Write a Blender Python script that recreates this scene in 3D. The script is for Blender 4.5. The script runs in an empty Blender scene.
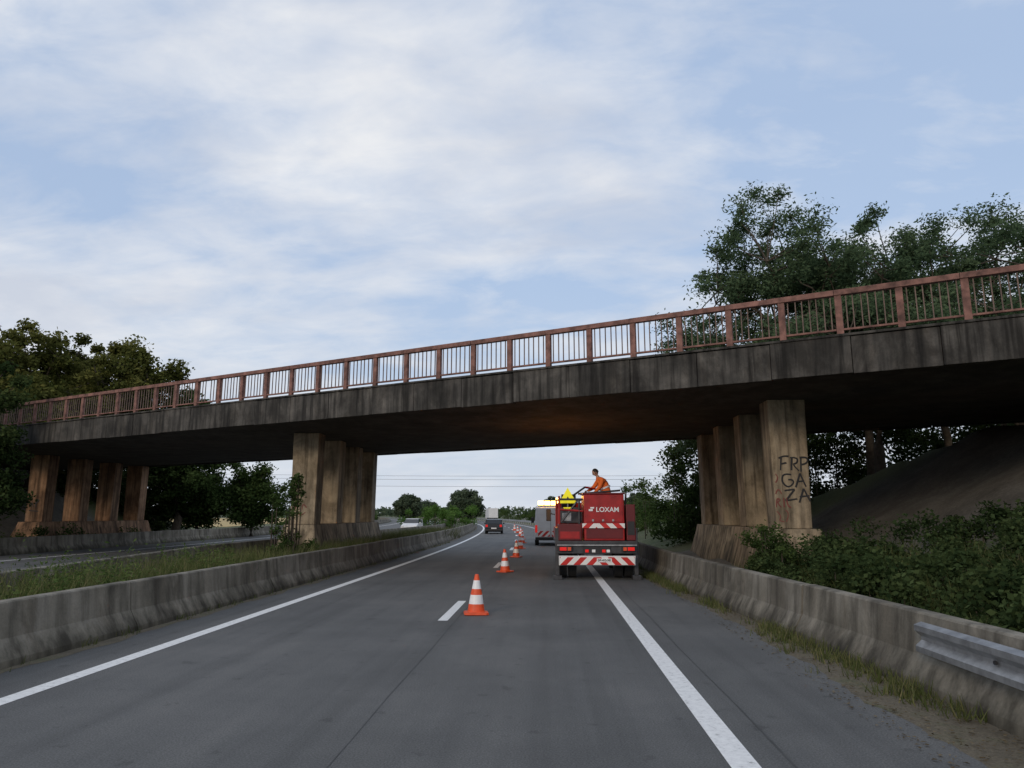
import bpy, math, random
import numpy as np
from mathutils import Vector
scene=bpy.context.scene
R=random.Random(7)
rad=math.radians
# ------------------------------------------------------------------ materials
def newmat(name):
    m=bpy.data.materials.new(name); m.use_nodes=True
    nt=m.node_tree; b=nt.nodes.get('Principled BSDF')
    return m,nt,b
def ramp(nt,fac,stops):
    r=nt.nodes.new('ShaderNodeValToRGB'); e=r.color_ramp.elements
    while len(e)<len(stops): e.new(0.5)
    for i,(p,c) in enumerate(stops):
        e[i].position=p; e[i].color=(c[0],c[1],c[2],1)
    nt.links.new(fac,r.inputs[0]); return r.outputs[0]
def noise(nt,scale,detail=5,rough=.6,mscale=(1,1,1),dist=0):
    tc=nt.nodes.new('ShaderNodeTexCoord'); mp=nt.nodes.new('ShaderNodeMapping')
    mp.inputs['Scale'].default_value=mscale
    nt.links.new(tc.outputs['Object'],mp.inputs[0])
    n=nt.nodes.new('ShaderNodeTexNoise'); n.inputs['Scale'].default_value=scale
    n.inputs['Detail'].default_value=detail; n.inputs['Roughness'].default_value=rough
    n.inputs['Distortion'].default_value=dist
    nt.links.new(mp.outputs[0],n.inputs['Vector']); return n.outputs[0]
def mixc(nt,a,b,fac,mode='MIX'):
    m=nt.nodes.new('ShaderNodeMix'); m.data_type='RGBA'; m.blend_type=mode
    for sock,v in ((m.inputs[0],fac),(m.inputs[6],a),(m.inputs[7],b)):
        if hasattr(v,'links') or hasattr(v,'is_linked'): nt.links.new(v,sock)
        elif isinstance(v,(int,float)): sock.default_value=v
        else: sock.default_value=(v[0],v[1],v[2],1)
    return m.outputs[2]
def bump(nt,b,h,strength=.3,dist=.02):
    n=nt.nodes.new('ShaderNodeBump'); n.inputs['Strength'].default_value=strength; n.inputs['Distance'].default_value=dist
    nt.links.new(h,n.inputs['Height']); nt.links.new(n.outputs[0],b.inputs['Normal'])
def simple(name,c,rough=.6,metal=0,var=.25,scale=4,emit=None,es=0):
    m,nt,b=newmat(name)
    n=noise(nt,scale)
    lo=[x*(1-var) for x in c]; hi=[min(1,x*(1+var)) for x in c]
    nt.links.new(ramp(nt,n,[(.3,lo),(.7,hi)]),b.inputs['Base Color'])
    b.inputs['Roughness'].default_value=rough; b.inputs['Metallic'].default_value=metal
    if emit:
        b.inputs['Emission Color'].default_value=(*emit,1); b.inputs['Emission Strength'].default_value=es
    return m
def concrete(name,lo,mid,hi,streak=.6,sscale=1.0,bs=.35,grime=None,gmix=.65):
    m,nt,b=newmat(name)
    n1=noise(nt,1.1,6,.65)
    base=ramp(nt,n1,[(.3,lo),(.5,mid),(.72,hi)])
    n2=noise(nt,2.2*sscale,5,.6,(1.6,1.6,.09))
    st=ramp(nt,n2,[(.36,(.22,.205,.19)),(.5,(.82,.82,.82)),(.65,(1.15,1.12,1.1))])
    c=mixc(nt,base,st,streak,'MULTIPLY')
    n3=noise(nt,30,3,.6); sp=ramp(nt,n3,[(.3,(.75,.75,.75)),(.6,(1,1,1))])
    c=mixc(nt,c,sp,.6,'MULTIPLY')
    n4=noise(nt,.9,6,.7,(1,1,.5),.5); gr=ramp(nt,n4,[(.42,(.38,.36,.33)),(.54,(1,1,1))])
    c=mixc(nt,c,gr,gmix,'MULTIPLY')
    if grime:
        tc=nt.nodes.new('ShaderNodeTexCoord'); s=nt.nodes.new('ShaderNodeSeparateXYZ'); nt.links.new(tc.outputs['Object'],s.inputs[0])
        a=nt.nodes.new('ShaderNodeMath'); a.operation='MULTIPLY_ADD'; a.inputs[1].default_value=1/grime; nt.links.new(s.outputs[2],a.inputs[0])
        mm=nt.nodes.new('ShaderNodeMath'); mm.operation='MULTIPLY_ADD'; mm.inputs[1].default_value=1.6; mm.inputs[2].default_value=-.8; nt.links.new(n2,mm.inputs[0]); nt.links.new(mm.outputs[0],a.inputs[2])
        c=mixc(nt,c,ramp(nt,a.outputs[0],[(.05,(.34,.33,.28)),(.75,(1,1,1))]),.85,'MULTIPLY')
    nt.links.new(c,b.inputs['Base Color']); b.inputs['Roughness'].default_value=.9
    bump(nt,b,n3,bs,.01); return m
M={}
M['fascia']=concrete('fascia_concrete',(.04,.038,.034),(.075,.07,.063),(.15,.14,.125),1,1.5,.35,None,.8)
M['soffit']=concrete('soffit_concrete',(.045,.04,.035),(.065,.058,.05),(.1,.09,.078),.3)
M['column']=concrete('column_concrete',(.24,.195,.135),(.4,.325,.225),(.52,.43,.31),.8,1.3,.35,1.7)
M['colorange']=concrete('lowsun_column_concrete',(.2,.11,.06),(.34,.2,.115),(.44,.28,.17),.85,1.4,.35,1.6)  # far-left pier: orange of the low light painted into the concrete colour
M['barrier']=concrete('barrier_concrete',(.13,.118,.092),(.225,.205,.165),(.31,.285,.24),.65,.9,.35,.4)
M['rail']=simple('rusty_red_paint',(.2,.1,.08),.85,0,.6,4)
M['baluster']=simple('baluster_paint',(.16,.11,.09),.8,0,.45,3)
def asphalt():
    m,nt,b=newmat('asphalt')
    n=noise(nt,.35,5,.65); c=ramp(nt,n,[(.3,(.078,.079,.078)),(.5,(.1,.101,.099)),(.7,(.128,.127,.123))])
    s=noise(nt,1.6,5,.6,(1,.03,1)); sc=ramp(nt,s,[(.3,(.68,.68,.68)),(.5,(1,1,1)),(.7,(1.2,1.19,1.17))])
    c=mixc(nt,c,sc,.85,'MULTIPLY')
    g=noise(nt,60,3,.75); gc=ramp(nt,g,[(.32,(.35,.35,.35)),(.5,(.95,.95,.95)),(.7,(1.7,1.7,1.7))])
    c=mixc(nt,c,gc,.75,'MULTIPLY')
    p=noise(nt,3.5,3,.5); pc=ramp(nt,p,[(.29,(.55,.55,.55)),(.36,(1,1,1))])
    c=mixc(nt,c,pc,.6,'MULTIPLY')
    nt.links.new(c,b.inputs['Base Color']); b.inputs['Roughness'].default_value=.8
    bump(nt,b,g,.6,.008); return m
M['asphalt']=asphalt()
M['tar']=simple('tar_seal',(.05,.05,.05),.7,0,.3,3)
def paint():
    m,nt,b=newmat('road_paint')
    g=noise(nt,14,5,.75); nt.links.new(ramp(nt,g,[(.28,(.28,.28,.27)),(.43,(.72,.72,.71)),(.7,(.86,.86,.84))]),b.inputs['Base Color'])
    b.inputs['Roughness'].default_value=.6; return m
M['paint']=paint()
def dirt():
    m,nt,b=newmat('verge_dirt')
    n=noise(nt,1.6,6,.7); c=ramp(nt,n,[(.3,(.09,.078,.056)),(.5,(.145,.122,.09)),(.7,(.1,.105,.058))])
    g=noise(nt,40,4,.7); gc=ramp(nt,g,[(.3,(.5,.5,.5)),(.7,(1.4,1.4,1.3))])
    nt.links.new(mixc(nt,c,gc,.8,'MULTIPLY'),b.inputs['Base Color']); b.inputs['Roughness'].default_value=.95
    bump(nt,b,g,.8,.02); return m
M['dirt']=dirt()
def groundmat():
    m,nt,b=newmat('ground_grass')
    n=noise(nt,.25,6,.65); c=ramp(nt,n,[(.3,(.05,.075,.025)),(.55,(.09,.1,.04)),(.75,(.15,.135,.06))])
    g=noise(nt,12,4,.7); gc=ramp(nt,g,[(.3,(.5,.5,.5)),(.7,(1.35,1.35,1.3))])
    c=mixc(nt,c,gc,.8,'MULTIPLY')
    n2=noise(nt,1.1,7,.7); c2=ramp(nt,n2,[(.3,(.075,.07,.06)),(.5,(.12,.113,.1)),(.7,(.17,.16,.145))])
    c2=mixc(nt,c2,gc,.7,'MULTIPLY')
    a=nt.nodes.new('ShaderNodeAttribute'); a.attribute_name='soil'
    c=mixc(nt,c,c2,a.outputs['Fac'])
    nt.links.new(c,b.inputs['Base Color']); b.inputs['Roughness'].default_value=.95
    bump(nt,b,g,.7,.04); return m
M['ground']=groundmat()
M['straw']=simple('straw_field',(.42,.31,.13),.95,0,.2,.05)
M['greenfield']=simple('green_field',(.1,.13,.045),.95,0,.25,.05)
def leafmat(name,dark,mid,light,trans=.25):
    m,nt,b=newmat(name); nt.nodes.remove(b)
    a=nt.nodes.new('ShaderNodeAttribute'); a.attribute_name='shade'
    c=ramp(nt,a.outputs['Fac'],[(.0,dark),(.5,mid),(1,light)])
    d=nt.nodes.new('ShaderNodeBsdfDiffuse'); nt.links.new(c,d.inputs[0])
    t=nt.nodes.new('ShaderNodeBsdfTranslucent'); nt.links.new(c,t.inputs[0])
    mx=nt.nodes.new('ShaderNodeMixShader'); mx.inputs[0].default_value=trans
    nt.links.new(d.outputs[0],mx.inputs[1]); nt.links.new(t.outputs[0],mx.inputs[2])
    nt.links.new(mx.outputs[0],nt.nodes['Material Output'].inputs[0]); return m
M['robinia']=leafmat('robinia_leaves',(.055,.09,.048),(.088,.135,.07),(.13,.18,.095),.35)
M['leafdark']=leafmat('dark_leaves',(.022,.038,.014),(.042,.066,.024),(.075,.1,.035))
M['leafolive']=leafmat('olive_leaves',(.06,.072,.02),(.11,.118,.034),(.17,.165,.05),.3)
M['leafmid']=leafmat('shrub_leaves',(.028,.05,.016),(.055,.088,.028),(.09,.13,.042))
M['leafbank']=leafmat('bank_leaves',(.02,.035,.014),(.045,.068,.026),(.085,.115,.045))
M['leafbright']=leafmat('bright_leaves',(.05,.1,.02),(.09,.17,.04),(.13,.22,.06))
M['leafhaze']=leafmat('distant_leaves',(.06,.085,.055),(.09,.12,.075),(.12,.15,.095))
M['grassm']=leafmat('grass_blades',(.06,.08,.025),(.11,.13,.05),(.22,.2,.1))
M['weed']=leafmat('weed_leaves',(.05,.085,.025),(.085,.13,.04),(.14,.18,.065))
M['bark']=simple('bark',(.07,.055,.04),.95,0,.4,6)
M['red']=simple('red_vehicle_paint',(.34,.012,.012),.4,0,.3,3)
M['dred']=simple('dark_red_paint',(.13,.01,.012),.4,0,.2,2)
M['white']=simple('white_vehicle_paint',(.68,.68,.68),.35,0,.08,2)
M['black']=simple('black_plastic',(.02,.02,.022),.55,0,.3,6)
M['dgrey']=simple('dark_steel',(.07,.07,.075),.5,.6,.3,6)
M['steel']=simple('galvanised_steel',(.36,.365,.37),.45,.75,.3,6)
M['carblack']=simple('dark_car_paint',(.018,.019,.022),.25,.2,.1,2)
M['glass']=simple('dark_glass',(.02,.025,.03),.08,0,.1,2)
M['tyre']=simple('tyre_rubber',(.025,.025,.025),.85,0,.2,20)
M['coneo']=simple('cone_orange',(.72,.085,.02),.5,0,.18,7)
M['conew']=simple('cone_reflective_white',(.8,.8,.8),.4,0,.1,7)
M['yellow']=simple('yellow_sign_face',(.85,.75,.02),.45,0,.05,3,(.8,.75,.02),.35)
M['redlamp']=simple('red_tail_lamp',(.5,.01,.01),.2,0,.05,3,(1,.03,.02),.35)
M['amber']=simple('amber_lit_beacon',(.9,.4,.03),.2,0,.05,3,(1,.55,.15),9)
M['hivis']=simple('hivis_orange_cloth',(.85,.17,.03),.8,0,.12,8)
M['navy']=simple('dark_trousers',(.03,.035,.06),.9,0,.2,8)
M['skin']=simple('skin',(.48,.27,.19),.6,0,.06,5)
M['hair']=simple('dark_hair',(.018,.013,.01),.7,0,.2,30)
M['graf']=simple('black_spray_paint',(.02,.02,.022),.7,0,.2,5)
M['grafr']=simple('red_spray_paint',(.2,.06,.05),.8,0,.2,5)
M['wire']=simple('cable',(.1,.1,.11),.6,0,.1,1)
def chevron():
    m,nt,b=newmat('red_white_chevrons')
    tc=nt.nodes.new('ShaderNodeTexCoord'); sp=nt.nodes.new('ShaderNodeSeparateXYZ'); nt.links.new(tc.outputs['Object'],sp.inputs[0])
    ab=nt.nodes.new('ShaderNodeMath'); ab.operation='ABSOLUTE'; nt.links.new(sp.outputs[0],ab.inputs[0])
    ad=nt.nodes.new('ShaderNodeMath'); ad.operation='ADD'; nt.links.new(ab.outputs[0],ad.inputs[0]); nt.links.new(sp.outputs[2],ad.inputs[1])
    mu=nt.nodes.new('ShaderNodeMath'); mu.operation='MULTIPLY'; mu.inputs[1].default_value=2.6; nt.links.new(ad.outputs[0],mu.inputs[0])
    fr=nt.nodes.new('ShaderNodeMath'); fr.operation='FRACT'; nt.links.new(mu.outputs[0],fr.inputs[0])
    gt=nt.nodes.new('ShaderNodeMath'); gt.operation='GREATER_THAN'; gt.inputs[1].default_value=.5; nt.links.new(fr.outputs[0],gt.inputs[0])
    nt.links.new(mixc(nt,(.8,.78,.75),(.55,.02,.015),gt.outputs[0]),b.inputs['Base Color']); b.inputs['Roughness'].default_value=.4
    return m
M['chev']=chevron()
# ------------------------------------------------------------------ mesh helpers
def link(o,parent=None):
    scene.collection.objects.link(o)
    if parent: o.parent=parent
    return o
def add(name,verts,faces,mats,mi=None,parent=None,loc=(0,0,0),rot=(0,0,0),bevel=0,smooth=False):
    me=bpy.data.meshes.new(name); me.from_pydata([tuple(v) for v in verts],[],faces)
    if not isinstance(mats,(list,tuple)): mats=[mats]
    for m in mats: me.materials.append(m)
    if mi: me.polygons.foreach_set('material_index',mi)
    if smooth: me.polygons.foreach_set('use_smooth',[True]*len(me.polygons))
    me.update()
    o=bpy.data.objects.new(name,me); o.location=loc; o.rotation_euler=rot; link(o,parent)
    if bevel:
        b=o.modifiers.new('bevel','BEVEL'); b.width=bevel; b.segments=2; b.limit_method='ANGLE'
    return o
BF=[(0,3,2,1),(4,5,6,7),(0,1,5,4),(1,2,6,5),(2,3,7,6),(3,0,4,7)]
def box(name,x0,x1,y0,y1,z0,z1,mat,parent=None,bevel=0.01,loc=(0,0,0),rot=(0,0,0)):
    v=[(x0,y0,z0),(x1,y0,z0),(x1,y1,z0),(x0,y1,z0),(x0,y0,z1),(x1,y0,z1),(x1,y1,z1),(x0,y1,z1)]
    return add(name,v,BF,mat,parent=parent,bevel=bevel,loc=loc,rot=rot)
def prism(name,poly,x0,x1,mat,parent=None,bevel=0,loc=(0,0,0),wf=None):
    n=len(poly); wf=wf or (lambda z:1)
    v=[(x0*wf(z),y,z) for y,z in poly]+[(x1*wf(z),y,z) for y,z in poly]
    f=[tuple(range(n)),tuple(range(2*n-1,n-1,-1))]+[(i,i+n,(i+1)%n+n,(i+1)%n) for i in range(n)]
    f=[t[::-1] for t in f]
    o=add(name,v,f,mat,parent=parent,bevel=bevel,loc=loc)
    import bmesh
    bm=bmesh.new(); bm.from_mesh(o.data); bmesh.ops.recalc_face_normals(bm,faces=bm.faces); bm.to_mesh(o.data); bm.free()
    return o
def cyl(name,p0,p1,r,mat,parent=None,k=16,r1=None):
    V,Q=tube([p0,p1],[r,r if r1 is None else r1],k)
    V=list(map(tuple,V)); F=[tuple(q) for q in Q]+[tuple(range(k))[::-1],tuple(range(k,2*k))]
    return add(name,V,F,mat,parent=parent)
def empty(name,loc=(0,0,0),rz=0):
    e=bpy.data.objects.new(name,None); e.location=loc; e.rotation_euler=(0,0,rz); e.empty_display_size=.3
    return link(e)
def tube(pts,rs,k=6):
    pts=[np.array(p,float) for p in pts]; V=[];Q=[]
    for i,p in enumerate(pts):
        a=pts[max(i-1,0)]; b=pts[min(i+1,len(pts)-1)]
        d=b-a; d/= (np.linalg.norm(d)+1e-9)
        u=np.cross(d,(0,0,1.)) 
        if np.linalg.norm(u)<1e-3: u=np.array((1.,0,0))
        u/=np.linalg.norm(u); w=np.cross(d,u)
        for j in range(k):
            t=2*math.pi*j/k; V.append(p+rs[i]*(u*math.cos(t)+w*math.sin(t)))
    for i in range(len(pts)-1):
        for j in range(k):
            Q.append((i*k+j,i*k+(j+1)%k,(i+1)*k+(j+1)%k,(i+1)*k+j))
    return np.array(V),np.array(Q)
def npmesh(name,V,Q,mats,midx=None,shade=None,parent=None):
    me=bpy.data.meshes.new(name); n=len(V); m=len(Q)
    me.vertices.add(n); me.vertices.foreach_set('co',np.asarray(V,dtype=np.float32).ravel())
    me.loops.add(m*4); me.loops.foreach_set('vertex_index',np.asarray(Q,dtype=np.int32).ravel())
    me.polygons.add(m); me.polygons.foreach_set('loop_start',np.arange(m,dtype=np.int32)*4)
    me.update(calc_edges=True)
    for mm in mats: me.materials.append(mm)
    if midx is not None: me.polygons.foreach_set('material_index',np.asarray(midx,dtype=np.int32))
    if shade is not None:
        a=me.attributes.new('shade','FLOAT','FACE'); a.data.foreach_set('value',np.asarray(shade,dtype=np.float32))
    me.validate(); me.update()
    return link(bpy.data.objects.new(name,me),parent)
def leafquads(C,size,rng,aspect=.5,up=0.0):
    n=len(C); a=rng.normal(size=(n,3)); a[:,2]*= .7; a/=np.linalg.norm(a,axis=1)[:,None]
    b=rng.normal(size=(n,3)); b[:,2]+=up; b-= (a*b).sum(1)[:,None]*a; b/=np.linalg.norm(b,axis=1)[:,None]
    s=size*rng.uniform(.55,1.35,n)[:,None]
    V=np.stack([C-a*s*.5,C+b*s*aspect*.5+a*s*.05,C+a*s*.5,C-b*s*aspect*.5+a*s*.05],1).reshape(-1,3)
    return V,np.arange(4*n).reshape(-1,4)
def clumpleaves(clumps,per,size,rng,aspect=.5,fill=.55):
    P=[];S=[]
    for c,r in clumps:
        r=np.array(r if hasattr(r,'__len__') else (r,r,r*.75)); n=int(per*rng.uniform(.7,1.3))
        d=rng.normal(size=(n,3)); d/=np.linalg.norm(d,axis=1)[:,None]
        q=rng.uniform(0,1,n)**fill
        P.append(np.array(c)+d*q[:,None]*r*rng.uniform(.75,1.25,(n,1)))
        S.append(np.clip(rng.uniform(.1,.75)+rng.normal(0,.17,n)+.12*d[:,2],0,1))  # random leaf tone, plus clump tops painted lighter as if lit from above
    P=np.concatenate(P);S=np.concatenate(S)
    V,Q=leafquads(P,size,rng,aspect); return V,Q,S
class Acc:
    def __init__(s): s.V=[];s.Q=[];s.M=[];s.S=[];s.n=0
    def add(s,V,Q,m,S=None):
        s.V.append(V); s.Q.append(np.asarray(Q)+s.n); s.n+=len(V); s.M.append(np.full(len(Q),m)); s.S.append(np.full(len(Q),.5) if S is None else S)
    def make(s,name,mats,parent=None):
        return npmesh(name,np.concatenate(s.V),np.concatenate(s.Q),mats,np.concatenate(s.M),np.concatenate(s.S),parent)
# ------------------------------------------------------------------ layout functions
def curve(y):
    if y<25: return 0.
    if y<330: return -.0006*(y-25)**2
    return -.0006*305**2-2*.0006*305*(y-330)
D=np.array((.897,-.4415)); Nn=np.array((.4415,.897))
TF,TB=18.9,32.6
def height(x,y):
    t=Nn[0]*x+Nn[1]*y; s=D[0]*x+D[1]*y
    out=max(0,TF+.3-t,t-TB+.3)
    cap=5.0 if -56<s<21 else 6.1
    if x>0: a=(x-7.9)*.6
    else: a=(-31.5-x)*.6
    h=min(a,cap,cap-out*.5)
    if x>4.9 and y<60: h=max(h,min((x-4.9)*.28,1.6))
    h=max(h,0)
    return h+( .06*math.sin(x*1.7+y*.9)+.05*math.sin(x*.7-y*1.3) if h>.05 else 0)
xs=list(np.arange(-75,50.01,.8)); ys=list(np.arange(-24,90.01,.8))
for L_,s_ in ((xs,3500),(ys,5000)):
    g=1.5
    while L_[-1]<s_: L_.append(L_[-1]+g); g*=1.35
g=1.5
while xs[0]>-3500: xs.insert(0,xs[0]-g); g*=1.35
g=1.5
while ys[0]>-1500: ys.insert(0,ys[0]-g); g*=1.35
nx,ny=len(xs),len(ys)
V=np.array([(x,y,height(x,y)-.03) for y in ys for x in xs])
ii=np.arange(nx-1)[None,:]+nx*np.arange(ny-1)[:,None]; ii=ii.ravel()
Q=np.stack([ii,ii+1,ii+nx+1,ii+nx],1)
go=npmesh('ground',V,Q,[M['ground']])
soil=[]
for x,y,z in V:
    t=Nn[0]*x+Nn[1]*y; e=min(t-TF+.5,TB+.5-t)
    soil.append(max(0,min(1,e/1.5)) if (x>4 or x<-26) else (0.5 if -14<x<-6 else 0))
a=go.data.attributes.new('soil','FLOAT','POINT'); a.data.foreach_set('value',np.array(soil,dtype=np.float32))
go.data.polygons.foreach_set('use_smooth',[True]*len(go.data.polygons))
def ystations(y0,y1):
    out=[];y=y0
    while y<y1: out.append(y); y+= 1.5 if y<60 else (4 if y<160 else 12)
    out.append(y1); return out
def strip(name,fl,fr,y0,y1,z,mat,parent=None,st=None):
    st=st or ystations(y0,y1); V=[];F=[]
    for i,y in enumerate(st):
        c=curve(y); V+= [(fl(y)+c,y,z),(fr(y)+c,y,z)]
        if i: F.append((2*i-2,2*i-1,2*i+1,2*i))
    return add(name,V,F,mat,parent=parent)
def rb(y):
    if y<8: return 4.35
    if y<22: return 4.35-(y-8)/14*.75
    return 3.6
def me_(y):
    if y<14: return -10.6
    if y<26: return -10.6-(y-14)/12*1.9
    if y<45: return -12.5
    return -12.5+min(2,(y-45)*.06)
road=empty('motorway_road')
fine=list(np.arange(-22,30,.22))+ystations(30,1400)
strip('carriageway',lambda y:-6.75,lambda y:min(3.3,rb(y)-.75)+(.05*math.sin(y*2.1)+.03*math.sin(y*5.3)+.025*math.sin(y*11.7) if y<40 else 0),0,0,0,M['asphalt'],road,fine)
strip('edge_line_left',lambda y:-5.77,lambda y:-5.55,-22,900,.004,M['paint'],road)
strip('edge_line_right',lambda y:1.37,lambda y:1.6,-22,900,.004,M['paint'],road)
strip('tar_seam',lambda y:-1.72+.01*math.sin(y*1.3),lambda y:-1.708+.008*math.sin(y*1.3+.5),-22,300,.003,M['tar'],road)
strip('tar_seam_shoulder',lambda y:1.86+.012*math.sin(y),lambda y:1.875+.012*math.sin(y+.4),-22,300,.003,M['tar'],road)
V=[];F=[]
y=13.4-13*2
while y<500:
    for a_ in range(2):
        y0=y+1.5*a_;y1=y0+1.5; k=len(V)
        V+=[(-2.04+curve(y0),y0,.005),(-1.86+curve(y0),y0,.005),(-1.86+curve(y1),y1,.005),(-2.04+curve(y1),y1,.005)]
        F.append((k,k+1,k+2,k+3))
    y+=13
add('lane_dashes',V,F,M['paint'],parent=road)
opp=empty('opposite_carriageway')
strip('opposite_asphalt',lambda y:-25.5,lambda y:-12.9,-22,1400,0,M['asphalt'],opp)
strip('opposite_edge_line',lambda y:-22.8,lambda y:-22.6,-22,900,.004,M['paint'],opp)
strip('opposite_inner_line',lambda y:-14.6,lambda y:-14.4,-22,900,.004,M['paint'],opp)
strip('verge',lambda y:min(3.3,rb(y)-.75)-.2,lambda y:rb(y)+.6,-22,400,-.008,M['dirt'])
strip('barrier_foot_dirt',lambda y:-6.86,lambda y:-6.6+.05*math.sin(y*1.9)+.04*math.sin(y*4.7),0,0,.004,M['dirt'],None,list(np.arange(-22,40,.25))+ystations(40,300))
add('straw_field',[(-420,110,.02),(-50,110,.02),(-110,380,.02),(-600,380,.02)],[(0,1,2,3)],M['straw'])
add('green_field',[(30,120,.02),(500,120,.02),(500,420,.02),(0,420,.02)],[(0,1,2,3)],M['greenfield'])
def sweep(name,prof,fx,y0,y1,mat,parent=None,step=None):
    st=ystations(y0,y1) if not step else list(np.arange(y0,y1+.01,step)); V=[];F=[];n=len(prof)
    for i,y in enumerate(st):
        c=fx(y)+curve(y)
        for px,pz in prof: V.append((c+px,y,pz))
        if i:
            for j in range(n-1):
                a0=(i-1)*n+j; F.append((a0,a0+1,a0+n+1,a0+n))
    F.append(tuple(range(n))); F.append(tuple(range(len(st)*n-1,len(st)*n-1-n,-1)))
    return add(name,V,F,mat,parent=parent)
GB=[(-.3,-.03),(-.28,.09),(-.14,.34),(-.1,.78),(-.08,.8),(.08,.8),(.1,.78),(.14,.34),(.28,.09),(.3,-.03)]
def barrier(name,fx,y0,y1,seg=6.0,prof=GB):
    e=empty(name); y=y0;i=0
    while y<y1:
        L=seg if y<60 else seg*6
        dx=R.uniform(-.012,.012); dz=R.uniform(-.012,.008)
        pp=[(a_,b_+dz) for a_,b_ in prof]
        sweep('section_%d'%i,pp,lambda yy:fx(yy)+dx,y,min(y+L-.025,y1),M['barrier'],e,step=(min(L,y1-y)-.025)/4); y+=L;i+=1
    return e
barrier('concrete_barrier',lambda y:-7.1,-18,320)
barrier('concrete_barrier',me_,-18,320)
barrier('concrete_barrier',rb,-18,74)
barrier('concrete_barrier',lambda y:-26.2,-18,300)
gr=empty('metal_guard_rail')
W=[(0,.40),(-.08,.43),(-.08,.49),(-.01,.55),(-.01,.59),(-.08,.65),(-.08,.71),(0,.74)]
W2=W+[(x+.006,z) for x,z in W[::-1]]
sweep('w_beam',W2,lambda y:4.08,-8,8.4,M['steel'],gr,step=.82)
for y in np.arange(-7,8.7,2):
    box('spacer_%d'%int(y*10),4.09,4.24,y,y+.1,.45,.7,M['steel'],gr,.005)
    cyl('bolt_%d'%int(y*10),(4.06,y+.05,.57),(4.04,y+.05,.57),.02,M['dgrey'],gr,8)
gr2=empty('metal_guard_rail')
sweep('w_beam',W2,lambda y:3.7,74.5,240,M['steel'],gr2)
for i,y in enumerate(np.arange(75,238,4)): box('post_%d'%i,3.75+curve(y),3.87+curve(y),y,y+.06,-.03,.7,M['steel'],gr2,0)
# ------------------------------------------------------------------ bridge
BR=empty('road_bridge',rz=math.atan2(D[1],D[0]))
S0,S1=-58,24
prof=[(TF+.22,6.08),(TF+.22,5.36),(TF+1.3,5.3),(TF+2.7,5.2),(TB-2.7,5.2),(TB-1.3,5.3),(TB-.22,5.36),(TB-.22,6.08)]
V=[];F=[];n=len(prof);SS=list(np.arange(S0,S1+.1,4.1))
for i,s in enumerate(SS):
    for t,z in prof: V.append((s,t,z))
    if i:
        for j in range(n): F.append(((i-1)*n+j,(i-1)*n+(j+1)%n,i*n+(j+1)%n,i*n+j))
F+= [tuple(range(n))[::-1],tuple(range((len(SS)-1)*n,len(SS)*n))]
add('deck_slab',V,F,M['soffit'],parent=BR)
box('deck_surface',S0,S1,TF+.6,TB-.6,6.085,6.14,M['asphalt'],BR,0)
def fascia(nm,t0,t1):
    i=0;s=S0
    while s<S1:
        dz=R.uniform(-.014,.014);dy=R.uniform(-.01,.01)
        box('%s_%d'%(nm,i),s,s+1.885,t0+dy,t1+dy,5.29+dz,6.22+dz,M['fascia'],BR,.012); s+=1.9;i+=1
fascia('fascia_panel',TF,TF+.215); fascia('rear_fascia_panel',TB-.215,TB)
box('kerb_front',S0,S1,TF-.03,TF+.24,6.238,6.30,M['fascia'],BR,.01); box('kerb_rear',S0,S1,TB-.24,TB+.03,6.238,6.30,M['fascia'],BR,.01)
def railing(nm,t):
    def bx(l,x0,x1,y0,y1,z0,z1):
        k=len(l[0])
        l[0].extend([(x0,y0,z0),(x1,y0,z0),(x1,y1,z0),(x0,y1,z0),(x0,y0,z1),(x1,y0,z1),(x1,y1,z1),(x0,y1,z1)])
        l[1].extend([tuple(k+i for i in f) for f in BF])
    A=([],[]);B=([],[])
    s=S0
    while s<S1:
        L=2.7; o_=R.uniform(-.008,.008)
        bx(A,s+.004,s+L-.004,t-.08+o_,t+.08+o_,7.31,7.45)
        bx(A,s+.004,s+L-.004,t-.04,t+.04,6.40,6.45)
        for q in (0,1.35):
            w=.08
            bx(A,s+q-w+.08,s+q+w+.08,t-.06,t+.06,6.302,7.308)
            for b in range(1,8):
                if R.random()<.015: continue
                xx=s+q+.08+b*1.35/8+R.uniform(-.012,.012); bx(B,xx-.013,xx+.013,t-.013,t+.013,6.452,7.308)
        s+=L
    add(nm+'_rail_and_posts',A[0],A[1],M['rail'],parent=BR,bevel=.008)
    add(nm+'_balusters',B[0],B[1],M['baluster'],parent=BR)
railing('railing',TF+.11); railing('rear_railing',TB-.11)
def pier(nm,x,y,mats):
    e=empty(nm)
    y0,y1=y-.75,y+9.3+.75
    pf=[(0.98,-.05),(.92,.3),(.7,1.1),(.62,1.5),(-.62,1.5),(-.7,1.1),(-.92,.3),(-.98,-.05)]
    V=[];n=len(pf)
    for yy,e_ in ((y0,-1),(y1,1)):
        for px,pz in pf: V.append((x+px,yy+e_*(.45*(1-max(pz,0)/1.5)),pz))
    F=[tuple(range(n)),tuple(range(2*n-1,n-1,-1))]+[(i+n,(i+1)%n+n,(i+1)%n,i) for i in range(n)]
    add('plinth',V,F,mats[0],parent=e,bevel=.03)
    for k in range(4):
        yy=y+3.1*k
        w0,w1=.5,.54; d=.42
        v=[(x-w0,yy-d,1.503),(x+w0,yy-d,1.503),(x+w0,yy+d,1.503),(x-w0,yy+d,1.503),(x-w1,yy-d,5.215),(x+w1,yy-d,5.215),(x+w1,yy+d,5.215),(x-w1,yy+d,5.215)]
        add('column_%d'%k,v,BF,mats[k>0],parent=e,bevel=.03)
    return e
pier('bridge_pier',6.95,21.35,[M['column'],M['column']])
pier('bridge_pier',-9.95,29.15,[M['column'],M['column']])
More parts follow.
